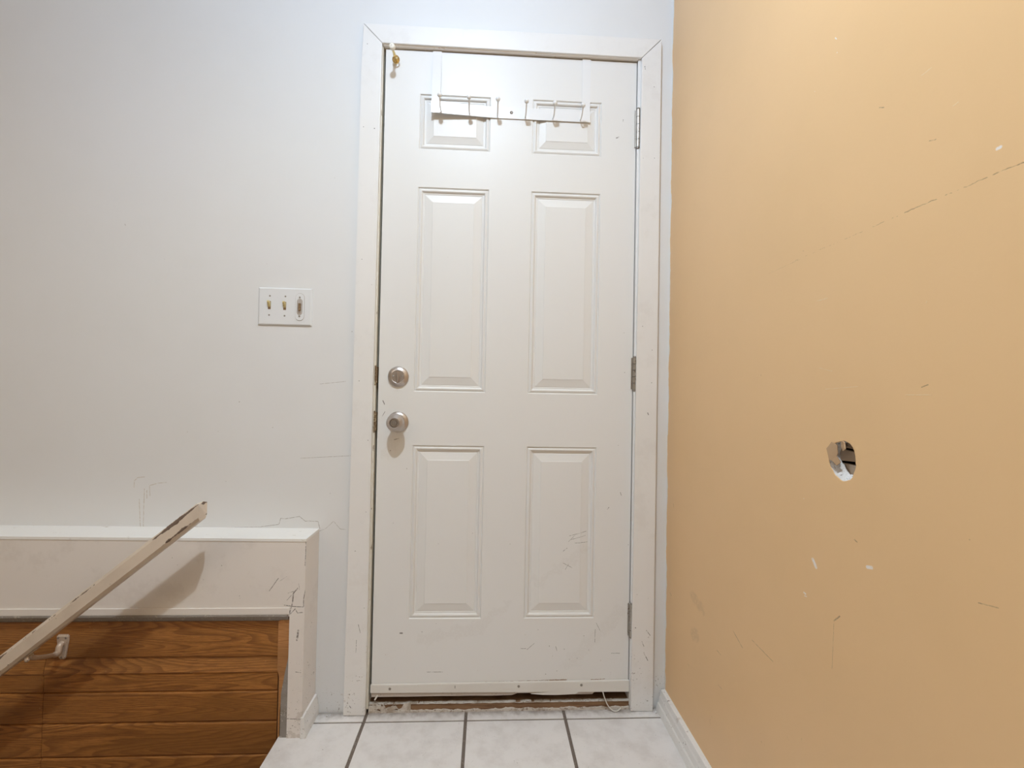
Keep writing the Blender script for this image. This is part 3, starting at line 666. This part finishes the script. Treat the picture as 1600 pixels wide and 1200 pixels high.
# hinges
for za, zb in ((1.794,1.927), (1.009,1.1215), (.223,.336)):
    x, y = .8160, -.0065; bm = bmesh.new(); n = 5; h = (zb-za-.010)/n
    for k in range(n):
        z0 = za+.007+k*h; lathe(bm, (x, y, z0), (0,0,1), [(0,.0056),(.0006,.0066),(h-.0012,.0066),(h-.0006,.0056)], 20)
    hg = part('hinge', bm, M_steel, door, True)
    bm = bmesh.new(); lathe(bm, (x, y, zb-.003), (0,0,1), [(0,.0050),(.0025,.0062),(.0045,.0050),(.005,0)], 16); lathe(bm, (x, y, za+.007), (0,0,-1), [(0,.0050),(.0035,.0055),(.0065,.0030),(.007,0)], 16)
    part('hinge_pin', bm, M_screw, hg, True)
    bm = bx(x-.0100, x-.0055, -.0030, .0300, za+.008, zb-.004); part('hinge_leaf', bm, M_steel, hg)
# latch plates in the left jamb gap
for z0, z1 in ((1.020, 1.072), (.872, .930)):
    bm = bmesh.new(); box(bm, -.0062, -.0008, -.0072, .020, z0, z1, bev=.0008); box(bm, -.0085, -.0045, -.0076, -.002, z0-.006, z1+.004, bev=.0008)
    box(bm, -.0066, -.0002, -.0080, -.0066, (z0+z1)/2-.004, (z0+z1)/2+.004)
    part('strike_plate', bm, M_strike, jamb)
# sweep
bm = bmesh.new(); prism(bm, [(.0010,.0625),(.8125,.0560),(.8125,.0915),(.0010,.0870)], 'y', -.0085, 0); bmesh.ops.bevel(bm, geom=list(bm.edges), offset=.0012, segments=2, affect='EDGES'); sw = part('door_sweep', bm, M_sweep, door)
bm = bmesh.new(); out = []; nn = 120
for k in range(nn+1):
    x = .004+.805*k/nn; zb = .0485 + .0012*noise.noise(Vector((x*12, 3, 1)))
    if .44 < x < .57: zb += .0085*min(1, min(x-.44, .57-x)/.02)*(.8 if x < .5 else .5)
    if .70 < x: zb += .006
    out.append((x, zb))
prism(bm, out + [(.809,.066),(.004,.066)], 'y', -.0045, -.0010); part('vinyl_flap', bm, M_vinyl, sw)
bm = bmesh.new(); prism(bm, [(.500,.0535),(.535,.0500),(.580,.0490),(.640,.0510),(.652,.0585),(.560,.0595)], 'y', -.0078, -.0048); part('vinyl_flap', bm, M_sweep, sw, label='pale peeling strip curling under the sweep')
for x, z in ((.0609,.0769),(.4604,.0796),(.6587,.0811)):
    bm = bmesh.new(); lathe(bm, (x, -.0083, z-.0015), (0,-1,0), [(0,.0040),(.0010,.0040),(.0018,.0030),(.0012,.0010),(.0012,0)], 20); part('screw', bm, M_screw, sw, True)
bm = bx(.2608, .2624, -.0089, -.0080, .0745, .0825); part('slot', bm, M_dark, sw)
bm = bmesh.new(); tube(bm, catmull([(.727,-.006,.060),(.733,-.012,.040),(.742,-.014,.020),(.754,-.016,.0065),(.766,-.020,.0035),(.776,-.018,.0055),(.784,-.013,.0085)], 6), .0016, 8); part('loose_strand', bm, M_sweep, sw, True, 'loose pale strand hanging from the sweep')
bm = bmesh.new(); box(bm, -.0022, .0022, -.003, .001, -.0085, .0085, bev=.0006); bmesh.ops.rotate(bm, verts=bm.verts, cent=(0,0,0), matrix=Matrix.Rotation(math.radians(32), 3, 'Y')); bmesh.ops.translate(bm, verts=bm.verts, vec=(.019,-.004,.047)); part('loose_strip', bm, M_sweep, sw)

# ---------------------------------------------------------------- over-door hook rack
rk = thing('over_door_hook_rack', 'white enamelled over-door rack of six ball-tipped hooks hung across the top of the white door', 'coat rack', (.4055, -.005, 1.894))
def yb(x): return -(.0015 + .0165*max(0, (.365-x)/.214)**1.25)       # the bar stands off at its left end and touches at its right
bm = bmesh.new(); bz0, bz1 = 1.8765, 1.9125; n = 24; prev = None
for k in range(n+1):
    x = .1510+.509*k/n; y = yb(x)
    c = [bm.verts.new(p) for p in ((x,y,bz0),(x,y,bz1),(x,y-.0020,bz1),(x,y-.0020,bz0),(x,y-.0020,bz0))][:4]
    if prev:
        for i in range(4): bm.faces.new((prev[i], prev[(i+1)%4], c[(i+1)%4], c[i]))
    else: bm.faces.new(c)
    prev = c
bm.faces.new(prev); part('bar', bm, M_rackw, rk)
for xa, xb in ((.1510,.1785), (.6320,.6590)):
    bm = bmesh.new(); yy = yb((xa+xb)/2)
    path = [(yy+.0006, bz0+.004), (yy+.0006, 1.925), (-.0025, 2.070), (-.0022, 2.0835), (.046, 2.0838)]
    back = [(y+.0013, z) for y, z in path[:3]] + [(-.0009, 2.0822), (.046, 2.0824)]
    prism(bm, path + back[::-1], 'x', xa, xb); part('strap', bm, M_rackw, rk)
for k in range(6):
    x = .4045+(k-2.5)*.0890; y = yb(x)-.002; bm = bmesh.new(); q = -y-.0030; e = .0665-.0032*k-q-.003
    tube(bm, catmull([(x,y+.001,1.8840),(x,y-.006,1.8800),(x,y-.30*e,1.8782),(x,y-.54*e,1.8800),(x,y-.76*e,1.8885),(x,y-.97*e,1.8990)], 5), .0021, 10)
    hk = part('hook', bm, M_rackw, rk, True)
    bm = bmesh.new(); ball(bm, (x, y-e, 1.9025), .0072); part('ball_tip', bm, M_rackw, hk, True)
bm = bmesh.new(); lathe(bm, (.4045, yb(.4045)-.0018, 1.8960), (0,-1,0), [(0,.0050),(.0008,.0050),(.0022,.0034),(.0012,.0014),(.0012,0)], 20); part('screw', bm, M_screw, rk, True)

# ---------------------------------------------------------------- brass door stop at the head of the door
ds = thing('door_stop', "brass door stop with white round tip at the top left corner of the door", 'door stop', (.0345, 0, 2.049))
bm = bmesh.new(); lathe(bm, (.0345, 0, 2.049), (0,-1,0), [(0,.0110),(.002,.0112),(.005,.0080),(.007,.0060)], 24)
part('base', bm, M_brass, ds, True)
bm = bmesh.new(); tube(bm, [(.0345,-.003,2.049),(.0349,-.020,2.0465),(.0360,-.045,2.0425),(.0368,-.070,2.0385)], [.0062,.0055,.0036,.0030], 14); part('rod', bm, M_brass, ds, True)
bm = bmesh.new(); P = []
for k in range(15):
    a = math.radians(200 + 320*k/14 - 60); P.append((.0370+.0098*math.cos(a), -.014-.004*math.sin(a), 2.0410+.0098*math.sin(a)))
tube(bm, P, .0019, 10); part('ring', bm, M_brass, ds, True)
bm = bmesh.new(); lathe(bm, (.0370,-.066,2.0388), (-.01,-1,-.02), [(0,.0055),(.002,.0088),(.008,.0092),(.012,.0080),(.0135,.0050),(.0138,0)], 24); part('rubber_tip', bm, M_rub, ds, True, 'white round tip')
bm = bmesh.new(); lathe(bm, (.0366,-.0797,2.0388), (0,-1,0), [(0,.0011),(.0006,.0011),(.0006,0)], 10); part('screw', bm, M_screw, ds, True)

# ---------------------------------------------------------------- light switch plate
sp = thing('light_switch', 'white three-gang light switch plate with two ivory toggles and a slider on the white wall', 'light switch', (-.288, 0, 1.2525))
x0, x1, z0, z1 = -.3693, -.2068, 1.1945, 1.3110
bm = bmesh.new(); o_ = [(x0,z0),(x1,z0),(x1,z1),(x0,z1)]; i_ = [(x0+.0035,z0+.0035),(x1-.0035,z0+.0035),(x1-.0035,z1-.0035),(x0+.0035,z1-.0035)]
A = [bm.verts.new((x,-.0002,z)) for x, z in o_]; A2 = [bm.verts.new((x,-.0030,z)) for x, z in o_]; B = [bm.verts.new((x,-.0062,z)) for x, z in i_]
for P, Q in ((A, A2), (A2, B)):
    for k in range(4): bm.faces.new((P[k], P[(k+1)%4], Q[(k+1)%4], Q[k]))
bm.faces.new(B); bm.faces.new(A[::-1]); part('faceplate', bm, M_plate, sp)
for tx_, tz in ((-.3352, 1.2560), (-.2886, 1.2547)):
    bm = bx(tx_-.0042, tx_+.0042, -.0066, -.0055, tz-.0125, tz+.0125); rc = part('toggle_opening', bm, M_recess, sp)
    bm = bmesh.new(); pts = [(-.0060, tz-.006), (-.0060, tz+.010), (-.0160, tz+.0135), (-.0175, tz+.0085), (-.0090, tz-.004)]
    prism(bm, pts, 'x', tx_-.0034, tx_+.0034); bmesh.ops.bevel(bm, geom=list(bm.edges), offset=.0006, segments=2, affect='EDGES'); part('toggle', bm, M_ivory, sp, label='ivory toggle lever')
def stadium(cx, cz, r, h, n=12):
    return [(cx+r*math.cos(math.pi*k/n), cz+h+r*math.sin(math.pi*k/n)) for k in range(n+1)] + [(cx-r*math.cos(math.pi*k/n), cz-h-r*math.sin(math.pi*k/n)) for k in range(n+1)]
sx_, sz = -.2425, 1.2525
bm = bmesh.new(); prism(bm, stadium(sx_, sz, .0140, .0290), 'y', -.0066, -.0050); sl = part('slider_outline', bm, M_clear, sp)
bm = bmesh.new(); prism(bm, stadium(sx_, sz, .0130, .0290), 'y', -.0080, -.0052); part('slider_bezel', bm, M_plate, sp)
bm = bmesh.new(); prism(bm, stadium(sx_, sz, .0085, .0170), 'y', -.0086, -.0060); part('slider_track', bm, M_clear, sp)
bm = bmesh.new(); box(bm, sx_-.0025, sx_+.0040, -.0150, -.0080, sz-.0120, sz+.0105, bev=.001); part('slider_lever', bm, M_recess, sp)
for a, b in ((-.3342,1.2850),(-.3352,1.2255),(-.2870,1.2845),(-.2884,1.2240),(sx_,1.2825),(sx_,1.2235)):
    bm = bmesh.new(); lathe(bm, (a, -.0085 if a == sx_ else -.006, b), (0,-1,0), [(-.001,.0026),(.0008,.0026),(.0013,.0014),(.0006,0)], 14); part('screw', bm, M_screw, sp, True)

# ---------------------------------------------------------------- hand rail and its bracket
th = math.atan(.8194)
hr = thing('handrail', 'chipped beige painted wooden handrail sloping down to the left over the stair wall', 'handrail', (-.4015, -.2070, .6740))
L_ = 2.0; hh = .0200; tt = .0190; ch = .0075
sec = [(-tt,-hh+ch),(-tt,hh-ch),(-tt+ch*.8,hh),(tt-ch*.8,hh),(tt,hh-ch),(tt,-hh+ch),(tt-ch*.8,-hh),(-tt+ch*.8,-hh)]
bm = bmesh.new(); rings = []
for x in [-L_] + [-L_+ (L_)*k/40 for k in range(1, 41)]:
    ring = []
    for y, z in sec:
        xx = x
        if x == 0: xx = z*math.tan(th) + (.0 if z < hh-.001 else -.011)       # plumb-cut end, top arris broken off
        ring.append(bm.verts.new((xx, y, z)))
    rings.append(ring)
for A, B in zip(rings, rings[1:]):
    for k in range(8): bm.faces.new((A[k], A[(k+1)%8], B[(k+1)%8], B[k]))
bm.faces.new(rings[0]); bm.faces.new(rings[-1])
rail = obj('rail', bm, M_rail, hr); rail.rotation_euler = (0, -th, 0)
bm = bmesh.new(); cx_, cz_ = -.8385, .2580
plate = [(.0165,.030),(.0120,.0345),(-.0120,.0345),(-.0165,.030),(-.0160,.018),(-.0105,-.020),(-.0090,-.030),(-.0050,-.0345),(.0050,-.0345),(.0090,-.030),(.0105,-.020),(.0160,.018)]
A = [bm.verts.new((cx_+x, -.0925, cz_+z)) for x, z in plate]; A2 = [bm.verts.new((cx_+x, -.0955, cz_+z)) for x, z in plate]; B = [bm.verts.new((cx_+x*.8, -.0985, cz_+z*.88)) for x, z in plate]; nP = len(plate)
for P, Q in ((A, A2), (A2, B)):
    for k in range(nP): bm.faces.new((P[k], P[(k+1)%nP], Q[(k+1)%nP], Q[k]))
bm.faces.new(B); bm.faces.new(A[::-1]); brk = part('bracket', bm, M_bracket, hr, label='cream metal wall bracket with a pear-shaped plate')
bm = bmesh.new(); tube(bm, catmull([(cx_+.001,-.097,cz_+.012),(cx_+.001,-.106,cz_+.008),(cx_+.001,-.110,cz_-.008),(cx_+.001,-.120,cz_-.008),(cx_+.006,-.155,cz_+.006),(cx_+.012,-.196,cz_+.026),(cx_+.0145,-.207,cz_+.040)], 7), [.0075]*8+[.0078]*14+[.0058]*21, 14); part('arm', bm, M_bracket, brk, True)
bm = bmesh.new(); box(bm, -.030, .022, -.0075, .0075, -.0022, .0004, bev=.0006); bmesh.ops.rotate(bm, verts=bm.verts, cent=(0,0,0), matrix=Matrix.Rotation(-th, 3, 'Y')); bmesh.ops.translate(bm, verts=bm.verts, vec=(cx_+.0145, -.207, .3010))
ball(bm, (cx_+.010,-.210,.2880), .0062, (1,1,1.3), 14); part('saddle', bm, M_bracket, brk, True)
for a, b in ((-.0105,.0265),(.0105,.0265),(0,-.0275)):
    bm = bmesh.new(); lathe(bm, (cx_+a, -.0980, cz_+b), (0,-1,0), [(0,.0028),(.0010,.0028),(.0015,.0016),(.0008,0)], 14); part('screw', bm, M_screw, brk, True)

# ---------------------------------------------------------------- crumbs of plaster in the corners
def crumb(x, y, r, lab, sd):
    bm = bmesh.new(); bmesh.ops.create_icosphere(bm, subdivisions=2, radius=r)
    for v in bm.verts: v.co *= 1 + .5*noise.noise(v.co*(1.6/r) + Vector((sd, 0, 0)))
    zmin = min(v.co.z for v in bm.verts)
    for v in bm.verts: v.co.z -= zmin
    o = obj('plaster_crumb', bm, M_gyp); o.location = (x, y, 0); o['label'] = lab; o['category'] = 'crumb'; o['group'] = 'plaster crumbs on the floor tiles'
crumb(.8925, -.027, .0034, 'white plaster crumb on the floor between right casing and right baseboard', 1)
crumb(-.1255, -.020, .0026, 'larger of two white plaster crumbs on the floor left of the door casing', 2)
crumb(-.1165, -.012, .0017, 'smaller of two white plaster crumbs on the floor left of the door casing', 5)
